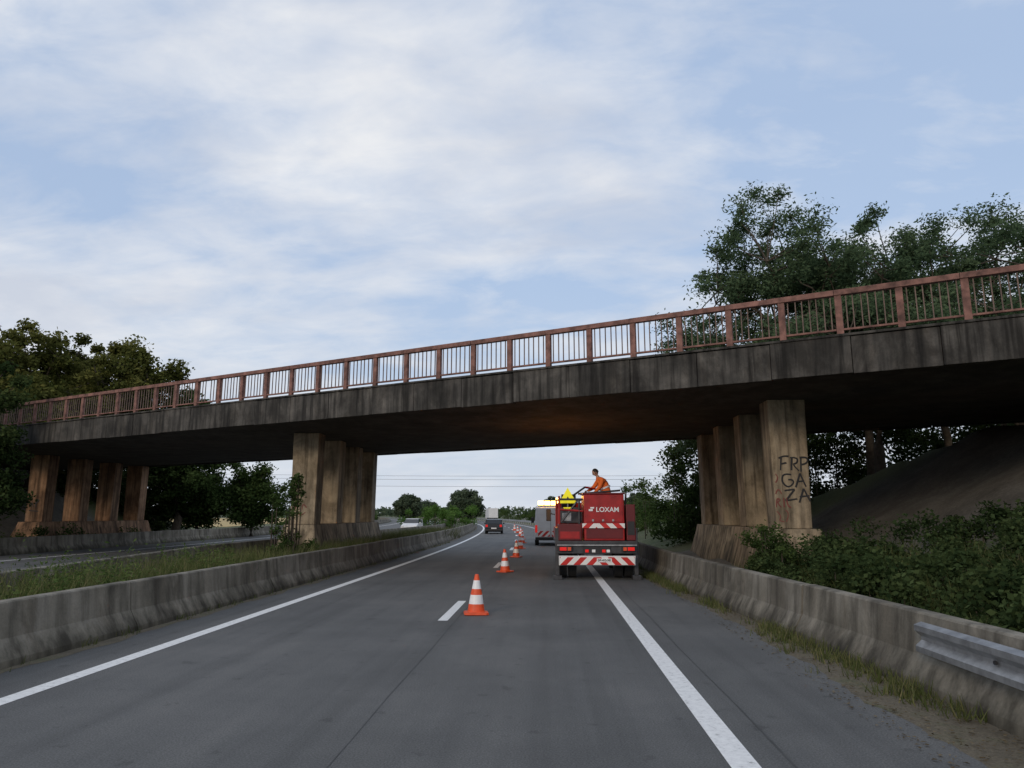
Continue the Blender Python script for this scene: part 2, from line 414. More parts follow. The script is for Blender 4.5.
pier('bridge_pier',-28.6,39.2,[M['colorange'],M['colorange']])
def graffiti(name,strokes,x,y,z,sc,mat,w=.018):
    cu=bpy.data.curves.new(name,'CURVE'); cu.dimensions='3D'; cu.bevel_depth=w; cu.bevel_resolution=1
    for s in strokes:
        if len(s)>2:
            sp=cu.splines.new('NURBS'); sp.points.add(len(s)-1); sp.order_u=3; sp.use_endpoint_u=True
        else:
            sp=cu.splines.new('POLY'); sp.points.add(len(s)-1)
        for p,(a_,b_) in zip(sp.points,s): p.co=(a_*sc,0,b_*sc,1); p.radius=R.uniform(.75,1.2)
    cu.materials.append(mat); o=bpy.data.objects.new(name,cu); o.location=(x,y,z); o.scale=(1,.2,1); link(o); return o
st=[[(0,0),(.1,1)],[(-.1,.95),(.3,1.2),(.7,1.1)],[(.05,.5),(.5,.6)],[(.85,0),(.95,1.05)],[(.8,1),(1.4,1.05),(1.35,.55),(.9,.5),(1.45,-.05)],[(1.6,-.1),(1.65,1)],[(1.55,1),(2.2,1.1),(2.15,.5),(1.65,.45)],
 [(.8,-.35),(.2,-.2),(.0,-.9),(.5,-1.4),(1,-1),(.85,-.7),(.55,-.75)],[(1.1,-1.35),(1.5,-.25)],[(1.5,-.25),(1.9,-1.3)],[(1.2,-.9),(1.8,-.85)],
 [(.2,-1.6),(1.0,-1.5)],[(1.0,-1.5),(.25,-2.4)],[(.25,-2.4),(1.15,-2.25)],[(1.3,-2.55),(1.7,-1.45)],[(1.7,-1.45),(2.15,-2.45)],[(1.35,-2.1),(2.1,-2.0)]]
graffiti('graffiti_tag',st,6.66,20.925,3.15,.36,M['graf'],.028)
graffiti('graffiti_tag',[[(0,0),(0,1),(.5,.8),(0,.5),(.5,0)],[(.8,0),(.8,1)],[(1.1,1),(1.1,0),(1.5,0)],[(0,-.4),(.5,-.9),(.1,-1.4),(.7,-1.5)],[(.9,-.3),(1.4,-.5),(.9,-1.5)],[(0,1.4),(.3,2.3),(.6,1.4)],[(.05,2.6),(.5,3.1),(.1,3.5)]],6.48,20.922,2.1,.27,M['grafr'],.018)
graffiti('graffiti_tag',[[(0,0),(0,1),(.5,.8),(0,.5)],[(.8,0),(.8,1),(1.3,.2)],[(.1,-.2),(.6,-.9),(1.2,-.3)]],-10.25,28.722,2.1,.35,M['grafr'],.02)
graffiti('graffiti_tag',[[(0,0),(.2,1),(.5,0)],[(.8,0),(.7,1),(1.3,.8),(.8,.5)],[(0,-.4),(1.2,-.5)]],-28.9,38.772,2.3,.45,M['graf'],.03)
# ------------------------------------------------------------------ vegetation
def c2w(r,f): return (r*.9987-f*.0511, r*.0511+f*.9987)
def tree(name,x,y,top,rx,rz,seed,nclump=80,per=260,lsize=.17,mat='robinia',trunk=.22,cr=.95,aspect=.5,ry=None,lean=(0,0),zb=None,lump_=.2):
    rng=np.random.default_rng(seed); zb=height(x,y)-.1 if zb is None else zb
    ry=ry or rx; cz=top-rz; acc=Acc()
    base=np.array((x,y,zb)); ctr=np.array((x+lean[0],y+lean[1],cz))
    tp=[base+(ctr-base)*t+np.array((rng.normal(0,.12),rng.normal(0,.12),0))*(t>0) for t in (0,.2,.4,.6,.8,1)]
    V,Q=tube(tp,[trunk*(1.25-.9*t) for t in (0,.2,.4,.6,.8,1)],8); acc.add(V,Q,0)
    nodes=[(p,trunk*.5) for p in tp[2:]]
    for i in range(9):
        a=2*math.pi*i/9+rng.uniform(-.3,.3); e=rng.uniform(-.15,1.1)
        end=ctr+np.array((math.cos(a)*math.cos(e)*rx,math.sin(a)*math.cos(e)*ry,math.sin(e)*rz))*.72
        st_=tp[rng.integers(2,5)]; mid=st_*.5+end*.5+rng.normal(0,.3,3)+np.array((0,0,.25))
        q=[st_,st_*.6+mid*.4,mid,mid*.45+end*.55,end]
        V,Q=tube(q,[trunk*.5,trunk*.42,trunk*.32,trunk*.22,trunk*.1],6); acc.add(V,Q,0)
        nodes+=[(q[2],0),(q[3],0),(q[4],0)]
    NP=np.array([n_[0] for n_ in nodes]); clumps=[]
    for i in range(nclump):
        d=rng.normal(size=3); d/=np.linalg.norm(d); q=rng.uniform(.15,1)**.5
        lump=1+lump_*math.sin(3*math.atan2(d[1],d[0])+seed)+.7*lump_*math.sin(5*d[2]+seed*2)
        c=ctr+d*q*lump*np.array((rx,ry,rz))*.95
        if c[2]<zb+1: continue
        clumps.append((c,cr*rng.uniform(.45,1.2)))
        j=np.argmin(((NP-c)**2).sum(1)); s_=NP[j]; m_=(s_+c)/2+rng.normal(0,.12,3)
        V,Q=tube([s_,m_,c+(c-s_)*.15],[.04,.025,.01],4); acc.add(V,Q,0)
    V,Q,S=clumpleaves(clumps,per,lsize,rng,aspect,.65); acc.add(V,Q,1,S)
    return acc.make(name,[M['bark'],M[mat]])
def mass(name,clumps,per,lsize,mat,seed,aspect=.55,stems=True):
    rng=np.random.default_rng(seed); acc=Acc()
    V,Q,S=clumpleaves(clumps,per,lsize,rng,aspect,.6); acc.add(V,Q,1,S)
    if stems:
        for c,r in clumps[::2]:
            z0=height(c[0],c[1])-.05
            V,Q=tube([(c[0]+rng.normal(0,.2),c[1],z0),((c[0]),c[1],(z0+c[2])/2),c],[.03,.022,.01],4); acc.add(V,Q,0)
    return acc.make(name,[M['bark'],M[mat]])
for i,(r,f,top,rx,rz,nc) in enumerate([(13.4,34,18.0,4.0,5.6,150),(18.0,36,17.6,4.0,6.0,130),(23.6,34,18.6,4.4,6.6,150),(28.5,32,18.4,4.5,6.5,90),(10.2,37,12.8,2.7,4.2,70),(16,31,12.5,4.5,3.4,80),(22,30,12.8,4.5,3.4,80),(20.2,33,15.8,3.6,4.6,100),(16.6,33,15.8,3.2,4.6,90)]):
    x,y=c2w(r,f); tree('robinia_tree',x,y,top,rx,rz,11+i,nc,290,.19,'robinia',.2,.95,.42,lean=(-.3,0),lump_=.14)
for i,(r,f,top,rx,rz) in enumerate([(-37.5,56,17.4,4.8,5.8),(-31.5,57,17.2,4.4,5.6),(-44,55,18.2,5,6.4),(-28,60,12.5,3.6,4.5),(-35,52,12.5,4.6,3.6),(-41,50,13,4.6,4)]):
    x,y=c2w(r,f); tree('broadleaf_tree',x,y,top,rx,rz,31+i,115,300,.3,'leafolive' if i!=3 else 'leafmid',.3,1.2,.6)
for i,(r,f,top,rx,rz) in enumerate([(-27,62,6.8,3.2,3.3),(-23,64,6.4,2.6,3.1),(-31,60,7,3.2,3.4),(-36,58,7.5,3.5,3.6)]):
    x,y=c2w(r,f); tree('broadleaf_tree',x,y,top,rx,rz,51+i,75,330,.25,'leafmid' if i<2 else 'leafdark',.15,1.1,.6,zb=0)
x,y=c2w(-25.4,33.2); tree('broadleaf_tree',x,y,9.6,2.4,4.7,71,95,300,.18,'leafdark',.16,.85,.6,zb=0)
x,y=c2w(-27.5,31.5); tree('broadleaf_tree',x,y,10.5,2.6,5,72,95,280,.18,'leafdark',.16,.9,.6,zb=0)
rng=np.random.default_rng(5)
cl=[]
for i in range(90):
    yy=rng.uniform(24,46); xx=rng.uniform(-31,-26.9)
    cl.append(((xx,yy,rng.uniform(.2,1.1)),rng.uniform(.35,.75)))
mass('shrubs',cl,150,.14,'leafmid',6)
cl=[]
for i in range(290):
    yy=rng.uniform(7,27); k_=max(math.exp(-((yy-13.2)/2.2)**2),.8*math.exp(-((yy-18.2)/1.3)**2)); h_=rng.uniform(.3,.6)+.95*k_*rng.uniform(.3,1)
    cl.append(((rng.uniform(-10.2,-7.6),yy,h_*.58),(rng.uniform(.13,.34),rng.uniform(.15,.36),h_*.55)))
mass('median_weeds',cl,110,.08,'weed',8,.35)
cl=[]
for i in range(44):
    h_=rng.uniform(.5,3.2); w=.75*(1-h_/4.2); cl.append(((-9.0+rng.normal(0,w*.9),24.6+rng.normal(0,w*.7),h_),rng.uniform(.16,.38)))
mass('median_shrub',cl,90,.11,'leafmid',9,.45)
cl=[((-13.6+rng.normal(0,1.9),93+rng.normal(0,3),rng.uniform(.4,2.6)),rng.uniform(.5,1.0)) for i in range(50)]
mass('median_bush',cl,150,.22,'leafbright',10,.6)
cl=[]
for i in range(620):
    yy=rng.uniform(2,20.5); xx=4.95+rng.uniform(0,1)**1.4*7
    if xx<8.3 and yy>19.2: continue
    if Nn[0]*xx+Nn[1]*yy>20.2: continue
    z=height(xx,yy); big=.5+.5*math.sin(yy*1.1)*math.cos(xx*1.3)
    cl.append(((xx,yy,z+rng.uniform(.1,.55+.5*big)),rng.uniform(.2,.48)))
for i in range(60):
    yy=rng.uniform(5,13); xx=rng.uniform(8.3,12); z=height(xx,yy); cl.append(((xx,yy,z+rng.uniform(.4,1.1)),rng.uniform(.3,.55)))
mass('shrub_bank',cl,230,.085,'leafbank',12,.65)
cl=[]
for i in range(60):
    xx=rng.uniform(10.5,19); yy=rng.uniform(11,17)
    if Nn[0]*xx+Nn[1]*yy>19.5: continue
    cl.append(((xx,yy,height(xx,yy)+rng.uniform(.1,.9)),rng.uniform(.3,.6)))
mass('slope_shrubs',cl,170,.1,'leafbank',13,.6)
cl=[((5.65+rng.normal(0,.35),18.6+rng.normal(0,.8),rng.uniform(.5,1.55)),rng.uniform(.18,.36)) for i in range(30)]
mass('shrub',cl,100,.09,'leafmid',14,.5)
cl=[]
for i in range(420):
    r=rng.uniform(9,34); f=rng.uniform(33,42); x,y=c2w(r,f); z0=height(x,y)
    if Nn[0]*x+Nn[1]*y<TB+.6: continue
    cl.append(((x,y,z0+rng.uniform(.05,1)*max(2.5,min(6,8-z0))),rng.uniform(.6,1.2)))
mass('shrub_thicket',cl,190,.2,'leafdark',15,.6)
cl=[]
for i in range(330):
    yy=36+rng.uniform(0,1)**1.5*190; hh=rng.uniform(.3,1)*(4.8 if yy<75 else 3.8); xx=6.3+rng.uniform(0,5)+curve(yy)+(0.0 if yy<60 else .8)
    cl.append(((xx,yy,hh*rng.uniform(.3,1)),rng.uniform(.5,1.1)))
mass('shrub_row',cl,180,.2,'leafmid',16,.6)
cl=[]
for i in range(200):
    yy=rng.uniform(100,420); xx=-30+curve(yy)+rng.uniform(-6,0); cl.append(((xx,yy,rng.uniform(.3,1.8)),rng.uniform(.8,1.6)))
mass('roadside_hedge',cl,80,.5,'leafmid',17,.6,False)
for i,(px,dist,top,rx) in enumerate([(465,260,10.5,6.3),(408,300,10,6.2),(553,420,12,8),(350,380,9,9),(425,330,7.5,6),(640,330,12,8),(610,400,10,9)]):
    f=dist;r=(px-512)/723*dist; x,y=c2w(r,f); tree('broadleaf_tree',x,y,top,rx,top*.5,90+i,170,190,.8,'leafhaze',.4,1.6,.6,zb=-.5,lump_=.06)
cl=[]
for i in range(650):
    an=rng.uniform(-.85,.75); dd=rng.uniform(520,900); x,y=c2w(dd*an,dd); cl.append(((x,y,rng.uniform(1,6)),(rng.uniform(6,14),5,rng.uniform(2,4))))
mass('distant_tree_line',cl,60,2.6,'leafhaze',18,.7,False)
def grass(name,pts,hgt,per,seed,mat='grassm',w=.012):
    rng=np.random.default_rng(seed)
    P=np.repeat(np.array(pts),per,axis=0); n=len(P); P=P+np.concatenate([rng.normal(0,.07,(n,2)),np.zeros((n,1))],1)
    h=hgt*rng.uniform(.35,1.2,n)[:,None]; a=rng.uniform(0,6.28,n); dx=np.stack([np.cos(a),np.sin(a),a*0],1)*w
    ln=np.concatenate([rng.normal(0,.35,(n,2)),np.ones((n,1))],1)
    V=np.stack([P-dx,P+dx,P+ln*h+dx*.2,P+ln*h-dx*.2],1).reshape(-1,3)
    return npmesh(name,V,np.arange(4*n).reshape(-1,4),[M[mat]],None,np.clip(rng.normal(.5,.25,n),0,1))
pts=[]
for i in range(700):
    yy=rng.uniform(3,34)
    if math.sin(yy*1.7)+math.sin(yy*.63+1)<rng.uniform(-1.4,1.0): continue
    pts.append((rb(yy)-.34-abs(rng.normal(0,.18)),yy,-.01))
grass('verge_grass',pts,.17,12,21,w=.008)
pts=[(rng.uniform(-10.2,-7.5),rng.uniform(5,60),-.03) for i in range(2600)]
grass('median_grass',pts,.85,12,22,w=.012)
pts=[(-6.8+rng.normal(0,.03),rng.uniform(5,50),.0) for i in range(130)]
grass('barrier_foot_grass',pts,.12,8,24,w=.007)
pts=[]
for i in range(900):
    yy=rng.uniform(4,20); xx=rng.uniform(4.7,8); pts.append((xx,yy,height(xx,yy)-.03))
grass('bank_grass',pts,.6,8,23,w=.008)
n_=3200
P=np.stack([2.95+rng.uniform(0,1.2,n_),rng.uniform(3,24,n_),np.full(n_,.006)],1)
lim=np.array([rb(q)-.31 for q in P[:,1]]); P[:,0]=np.minimum(P[:,0],lim-abs(rng.normal(0,.12,n_)))
V,Q=leafquads(P,.045,rng,.7); V[:,2]=.012+np.abs(V[:,2]-.006)*.5
npmesh('leaf_litter',V,Q,[leafmat('dry_leaf_litter',(.06,.045,.025),(.14,.1,.055),(.25,.2,.13))],None,rng.uniform(0,1,len(Q)))
# ------------------------------------------------------------------ cones
def cone_mesh():
    prof_=[(.185,.045),(.165,.06),(.145,.19),(.143,.195),(.117,.36),(.115,.365),(.092,.47),(.09,.475),(.062,.63),(.06,.635),(.038,.735),(.03,.75),(.0,.75)]
    mi_=[0,0,0,1,1,0,0,1,1,0,0,0]
    k=24;V=[];F=[];m=[]
    for r_,z in prof_:
        for j in range(k): V.append((r_*math.cos(6.28319*j/k),r_*math.sin(6.28319*j/k),z))
    for i in range(len(prof_)-1):
        for j in range(k):
            F.append((i*k+j,i*k+(j+1)%k,(i+1)*k+(j+1)%k,(i+1)*k+j)); m.append(mi_[i])
    b=len(V);h=.235;c=.05
    ring=[(h-c,-h),(h,-h+c),(h,h-c),(h-c,h),(-h+c,h),(-h,h-c),(-h,-h+c),(-h+c,-h)]
    V+=[(x,y,.006) for x,y in ring]+[(x*.97,y*.97,.045) for x,y in ring]
    F+=[(b+i,b+(i+1)%8,b+8+(i+1)%8,b+8+i) for i in range(8)]+[tuple(b+8+i for i in range(8))]; m+=[0]*9
    me=bpy.data.meshes.new('traffic_cone'); me.from_pydata(V,[],F); me.materials.append(M['coneo']); me.materials.append(M['conew'])
    me.polygons.foreach_set('material_index',m); return me
cm=cone_mesh()
for x,y in [(-1.43,14.3),(-1.49,24.6),(-1.5,33),(-1.62,41),(-1.8,49),(-2.1,57),(-2.6,66),(-3.3,76),(-4.2,88)]:
    o=bpy.data.objects.new('traffic_cone',cm); o.location=(x,y,.002); o.rotation_euler=(rad(R.uniform(-1.5,1.5)),rad(R.uniform(-1.5,1.5)),R.uniform(0,1.5)); link(o)
# ------------------------------------------------------------------ vehicles
def wheel(nm,x,y,r,w,parent,hub='dgrey'):
    cyl(nm+'_tyre',(x-w/2,y,r),(x+w/2,y,r),r,M['tyre'],parent,24)
    cyl(nm+'_hub',(x-w/2-.01,y,r),(x+w/2+.01,y,r),r*.55,M[hub],parent,16)
def car(name,x,y,mat,rz=0,L=4.2,W=1.76):
    e=empty(name,(x,y,0),rz); h=W/2
    lower=[(0.02,.32),(0,.55),(.06,.95),(.3,1.0),(L-1.35,.97),(L-.35,.78),(L-.05,.6),(L,.3),(L-.2,.2),(.2,.2)]
    prism('body',lower,-h,h,mat,e,.05,wf=lambda z:1 if z<.7 else 1-(z-.7)*.15)
    up=[(.1,.96),(.42,1.38),(.8,1.45),(L-2.2,1.45),(L-1.3,.96)]
    tw=lambda z:.95-(z-.96)*.36
    prism('cabin_glass',up,-h,h,M['glass'],e,.03,wf=tw)
    rf=[(.4,1.38),(.8,1.458),(L-2.2,1.458),(L-2.1,1.40),(L-2.2,1.42),(.8,1.42)]
    prism('roof',rf,-h*.8,h*.8,mat,e,.01)
    for sx in (-1,1):
        prism('pillar_%d'%sx,[(.1,.96),(.4,1.4),(.62,1.42),(.42,.96)],sx*h*.95,sx*h*.8,mat,e,0)
        box('tail_lamp_%d'%sx,sx*h*.8-.12,sx*h*.8+.1,-.02,.1,.68,.9,M['redlamp'],e,.02)
        box('mirror_%d'%sx,sx*(h+.08)-.08,sx*(h+.08)+.08,L-1.75,L-1.6,.93,1.06,mat,e,.03)
        box('head_lamp_%d'%sx,sx*h*.78-.15,sx*h*.78+.12,L-.22,L-.02,.58,.7,M['conew'],e,.02)
        for yy in (.8,L-.85): wheel('wheel_%d_%d'%(sx,int(yy*10)),sx*(h-.1),yy,.32,.22,e,'steel')
    box('plate',-.26,.26,-.025,-.012,.5,.61,M['conew'],e,0); box('bumper',-h*.95,h*.95,-.06,.1,.3,.48,M['black'],e,.03)
    box('rear_window',-h*.66,h*.66,0,.01,-.2,.2,M['glass'],e,0,loc=(0,.24,1.17),rot=(rad(-37),0,0))
    return e
car('dark_hatchback_car',-5.5,72,M['carblack'],rad(3))
car('white_car',-15.2,82,M['white'],rad(180))
vn=empty('white_service_van',(.1,45,0),rad(1))
prism('body',[(0,.35),(0,1.1),(.08,2.3),(.25,2.42),(3.9,2.42),(4.5,1.75),(5.2,1.2),(5.45,.9),(5.45,.35)],-1.0,1.0,M['white'],vn,.06,wf=lambda z:1 if z<1.1 else 1-(z-1.1)*.07)
for sx in (-1,1):
    box('rear_window_%d'%sx,sx*.42-.26,sx*.42+.26,0,.02,-.18,.18,M['glass'],vn,.01,loc=(0,.035,1.6),rot=(rad(-4),0,0))
    box('tail_lamp_%d'%sx,sx*.9-.07,sx*.9+.07,-.02,.06,.8,1.25,M['redlamp'],vn,.01)
    box('chevron_door_%d'%sx,sx*.42-.36,sx*.42+.36,-.012,-.004,.55,.9,M['chev'],vn,0)
    box('mirror_%d'%sx,sx*1.14-.1,sx*1.14+.1,4.1,4.25,1.35,1.7,M['black'],vn,.02)
    for yy in (.95,4.4): wheel('wheel_%d_%d'%(sx,int(yy*10)),sx*.86,yy,.34,.24,vn)
    box('side_window_%d'%sx,sx*.965-.01,sx*.965+.01,3.4,4.3,1.3,1.8,M['glass'],vn,.005)
box('bumper',-.95,.95,-.1,.08,.33,.52,M['black'],vn,.02); box('door_seam',-.008,.008,-.006,.01,.5,2.15,M['black'],vn,0)
box('light_bar_base',-.8,.8,.2,.5,2.425,2.48,M['white'],vn,.02)
for i in range(4):
    xx=-.6+i*.4; box('amber_lamp_%d'%i,xx-.18,xx+.18,.2,.49,2.485,2.74,M['amber'],vn,.03)
lo=empty('white_lorry',(-15.0,195,0),rad(11))
box('cargo_box',-1.25,1.25,0,7.5,1.0,3.6,M['white'],lo,.05); box('cab',-1.2,1.2,7.7,9.6,.6,2.9,M['white'],lo,.1)
box('chassis',-1,1,0,9,.6,.98,M['black'],lo,.02); box('rear_bumper',-1.2,1.2,-.05,.05,.45,.7,M['chev'],lo,0)
for sx in (-1,1):
    box('door_%d'%sx,sx*.6-.56,sx*.6+.56,-.02,-.005,1.1,3.5,M['white'],lo,0)
    for yy in (1.3,2.5,8.6): wheel('wheel_%d_%d'%(sx,int(yy*10)),sx*1.02,yy,.48,.4,lo)
# red works truck
T=empty('red_works_truck',(1.41,21.7,0),rad(.8))
for sx in (-1,1):
    box('chassis_rail_%d'%sx,sx*.42-.05,sx*.42+.05,.15,6.3,.62,.86,M['dgrey'],T)
    wheel('rear_wheel_outer_%d'%sx,sx*1.0,.95,.43,.25,T); wheel('rear_wheel_inner_%d'%sx,sx*.7,.95,.43,.23,T)
    wheel('front_wheel_%d'%sx,sx*.95,5.1,.41,.26,T)
    box('mudguard_%d'%sx,sx*.87-.32,sx*.87+.32,.38,.4,.5,.93,M['black'],T,.004)
    box('lamp_cluster_%d'%sx,sx*.93-.2,sx*.93+.2,-.06,.02,.83,.97,M['black'],T,.01)
    box('tail_lamp_%d'%sx,sx*1.0-.1,sx*1.0+.1,-.075,-.062,.85,.95,M['redlamp'],T,0)
    box('indicator_%d'%sx,sx*.82-.05,sx*.82+.05,-.075,-.062,.85,.95,M['coneo'],T,0)
    box('stabiliser_leg_%d'%sx,sx*1.17-.06,sx*1.17+.06,.15,.3,.12,1.5,M['dgrey'],T,.01)
    box('stabiliser_foot_%d'%sx,sx*1.17-.13,sx*1.17+.13,.08,.37,.0,.12,M['dgrey'],T,.01)
    cyl('mirror_arm_%d'%sx,(sx*1.1,6.2,1.9),(sx*1.32,6.3,1.95),.02,M['black'],T,8)
    box('mirror_%d'%sx,sx*1.34-.09,sx*1.34+.09,6.25,6.32,1.65,2.1,M['black'],T,.02)
    box('side_board_%d'%sx,sx*1.17-.025,sx*1.17+.025,.32,4.2,1.13,1.5,M['red'],T,.01)
box('underrun_bumper',-1.1,1.1,-.1,-.02,.44,.66,M['chev'],T,.01)
box('bumper_backing',-1.13,1.13,-.018,.06,.42,.7,M['white'],T,.01)
box('cross_beam',-1.18,1.18,.03,.14,.76,.98,M['dgrey'],T,.01)
box('rear_beam',-1.18,1.18,-.03,.02,.985,1.025,M['steel'],T,.004)
box('number_plate',-.02,.42,-.118,-.104,.52,.63,M['conew'],T,0)
box('centre_light_bracket',-.4,.4,-.02,.025,.74,.96,M['black'],T,.01)
for i,xx in enumerate((-.3,-.1,.2,.33)): box('small_lamp_%d'%i,xx-.05,xx+.05,-.034,-.022,.8,.88,M['conew' if i%2 else 'redlamp'],T,0)
box('flat_bed',-1.2,1.2,.0,4.3,1.03,1.13,M['dgrey'],T,.01)
box('equipment_box',-.36,.84,.05,1.35,1.135,2.5,M['red'],T,.03)
box('box_top_lip',-.39,.87,.02,1.38,2.502,2.545,M['dred'],T,.01)
box('box_door_panel',-.3,.78,.028,.046,1.68,2.42,M['red'],T,.008)
box('box_lower_panel',-.3,.78,.028,.046,1.2,1.48,M['dred'],T,.008)
box('upper_chevron_strip',-.42,.84,-.01,.02,1.5,1.64,M['chev'],T,.003)
box('left_red_cabinet',-1.13,-.44,.1,1.0,1.135,1.62,M['dred'],T,.02)
box('left_cabinet_panel',-1.08,-.5,.08,.097,1.19,1.4,M['red'],T,.005)
box('left_dark_unit',-1.1,-.46,.5,1.4,1.63,2.12,M['dgrey'],T,.03)
box('left_grey_panel',-1.0,-.72,.47,.495,1.7,1.95,M['steel'],T,.01)
box('right_red_panel',.9,1.17,.1,.9,1.135,2.2,M['dred'],T,.02)
box('right_panel_frame',.93,1.14,.085,.098,1.3,1.7,M['black'],T,.004)
for i,xx in enumerate((-.1,.2,.5)):
    box('latch_%d'%i,xx-.03,xx+.03,.012,.026,1.70,1.76,M['steel'],T,.002)
for i,(p,q) in enumerate([((-1.1,.12,1.62),(-1.1,.12,2.45)),((-.5,.12,1.62),(-.5,.12,2.35)),((-1.1,.12,2.35),(-.38,.12,2.35)),((-1.1,.12,2.05),(-.38,.12,2.0)),((.98,.9,2.2),(1.0,.9,2.55)),
    ((-.9,1.6,2.3),(-.2,1.9,2.78)),((-.2,1.9,2.78),(.3,2.2,2.7)),((-.45,1.5,2.55),(.9,1.5,2.66)),((1.1,3.8,1.2),(1.1,3.8,2.4)),((-1.1,3.8,1.2),(-1.1,3.8,2.4)),((-1.1,3.8,2.4),(1.1,3.8,2.4)),((-1.02,.13,1.7),(-.55,.13,2.3))]):
    cyl('tube_rail_%d'%i,p,q,.032,M['dgrey'] if i%3 else M['red'],T,8)
cyl('cable_drum',(-1.0,1.15,2.33),(-.55,1.15,2.33),.2,M['dgrey'],T,20)
prism('cab',[(4.45,.55),(4.45,2.1),(4.6,2.32),(5.7,2.32),(6.2,1.5),(6.35,1.2),(6.35,.55)],-1.06,1.06,M['red'],T,.05)
box('cab_rear_window',-.7,.7,4.435,4.447,1.6,2.1,M['glass'],T,0)
for sx in (-1,1): box('cab_side_window_%d'%sx,sx*1.06-.006,sx*1.06+.006,4.9,5.7,1.5,2.1,M['glass'],T,0)
add('windscreen',[(-.92,5.79,2.19),(.92,5.79,2.19),(.92,6.2,1.53),(-.92,6.2,1.53)],[(0,1,2,3)],M['glass'],parent=T)
cyl('cab_beacon',(-1.0,5.0,2.34),(-1.0,5.0,2.5),.08,M['amber'],T); cyl('cab_beacon_right',(.75,5.0,2.34),(.75,5.0,2.5),.08,M['amber'],T)
cyl('sign_mast',(-.82,.6,1.6),(-.82,.6,2.5),.025,M['steel'],T,8)
def tri(r,y0,y1,cz,nm,mat):
    p=[(-.82+r*math.sin(a),cz+r*math.cos(a)) for a in (0,2.094,4.189)]
    v=[(a,y0,b) for a,b in p]+[(a,y1,b) for a,b in p]
    add(nm,v,[(0,1,2)[::-1],(3,4,5),(0,3,4,1)[::-1],(1,4,5,2)[::-1],(2,5,3,0)[::-1]],mat,parent=T)
tri(.32,.54,.57,2.4,'triangle_sign_border',M['yellow']); tri(.07,.532,.538,2.38,'triangle_sign_symbol',M['black'])
box('yellow_lamp_box',-.96,-.68,.5,.6,2.02,2.12,M['yellow'],T,.01)
def text(nm,s,x,y,z,size,mat,parent):
    cu=bpy.data.curves.new(nm,'FONT'); cu.body=s; cu.size=size; cu.extrude=.002; cu.align_x='CENTER'; cu.offset=.003
    cu.materials.append(mat); o=bpy.data.objects.new(nm,cu); o.location=(x,y,z); o.rotation_euler=(rad(90),0,0); link(o,parent); return o
text('lettering','LOXAM',.34,.024,1.98,.2,M['conew'],T)
box('lettering_logo',-.22,-.1,.018,.026,2.0,2.06,M['conew'],T,0); box('lettering_logo_bar',-.17,-.06,.018,.026,2.075,2.12,M['conew'],T,0)
text('plate_text','DB-412-XK',.2,-.12,.55,.08,M['black'],T)
ld=bpy.data.lights.new('beacon_light','POINT'); ld.energy=55; ld.color=(1,.4,.08); ld.shadow_soft_size=.08
lo_=bpy.data.objects.new('beacon_light',ld); lo_.location=(-1.0,5.0,2.62); link(lo_,T)
# ------------------------------------------------------------------ worker
W_=empty('road_worker',(1.41+.5,21.7+1.95,1.13))
box('step_platform',.0,.95,1.5,2.4,1.132,1.6,M['dgrey'],T,.01)
zb=.472
def skinned(name,verts,edges,rads,root=0,sub=2):
    me=bpy.data.meshes.new(name); me.from_pydata(verts,edges,[]); o=bpy.data.objects.new(name,me); link(o)
    sk=o.modifiers.new('skin','SKIN')
    for i,r_ in enumerate(rads):
        d=me.skin_vertices[0].data[i]; d.radius=(r_,r_) if not isinstance(r_,tuple) else r_
        d.use_root=(i==root)
    s=o.modifiers.new('sub','SUBSURF'); s.levels=sub; s.render_levels=sub
    dg=bpy.context.evaluated_depsgraph_get(); m2=bpy.data.meshes.new_from_object(o.evaluated_get(dg))
    bpy.data.objects.remove(o); m2.name=name; return m2
B=[(0,0,.95),(-.06,0,1.12),(-.16,.0,1.3),(-.24,0,1.42),(-.3,-.01,1.5),(-.33,-.01,1.58),
   (-.17,-.17,1.41),(-.26,-.27,1.18),(-.42,-.3,1.0),(-.5,-.3,.95),
   (-.27,.18,1.40),(-.42,.24,1.18),(-.58,.16,1.08),(-.66,.14,1.06),
   (.02,-.1,.9),(-.02,-.12,.5),(.04,-.12,.09),(-.1,-.14,.04),
   (.02,.1,.9),(.1,.12,.5),(.16,.12,.09),(.02,.14,.04)]
E=[(0,1),(1,2),(2,3),(3,4),(4,5),(3,6),(6,7),(7,8),(8,9),(3,10),(10,11),(11,12),(12,13),(0,14),(14,15),(15,16),(16,17),(0,18),(18,19),(19,20),(20,21)]
rr=[(.15,.17),(.16,.18),(.17,.2),(.15,.18),.065,.058,.09,.07,.052,.035,.09,.07,.052,.035,.1,.075,.055,.048,.1,.075,.055,.048]
bm_=skinned('body',B,E,rr)
for mm in (M['hivis'],M['navy'],M['skin'],M['black']): bm_.materials.append(mm)
for p in bm_.polygons:
    c=p.center; m_=0
    if c.z<.96 and c.x>-.25: m_=1
    if c.z<.13: m_=3
    if c.z>1.5: m_=2
    if c.x<-.47 and c.y<-.1: m_=2
    if c.x<-.63: m_=2
    p.material_index=m_; p.use_smooth=True
bo=bpy.data.objects.new('body',bm_); bo.location=(0,0,zb); link(bo,W_)
V,Q=tube([(-.075,0,1.13),(-.095,0,1.18)],[.2,.2],20); add('reflective_band',V,[tuple(t) for t in Q],M['conew'],parent=W_,loc=(0,0,zb))
import bmesh
bm=bmesh.new(); bmesh.ops.create_uvsphere(bm,u_segments=24,v_segments=16,radius=.1)
for v in bm.verts:
    v.co.z*=1.22; v.co.y*=.82
    if v.co.z<-.03: v.co.y*=1+(v.co.z+.03)*2.5; v.co.x*=1+(v.co.z+.03)*1.4
    if v.co.x<-.085 and abs(v.co.y)<.02 and -.035<v.co.z<.02: v.co.x-=.02
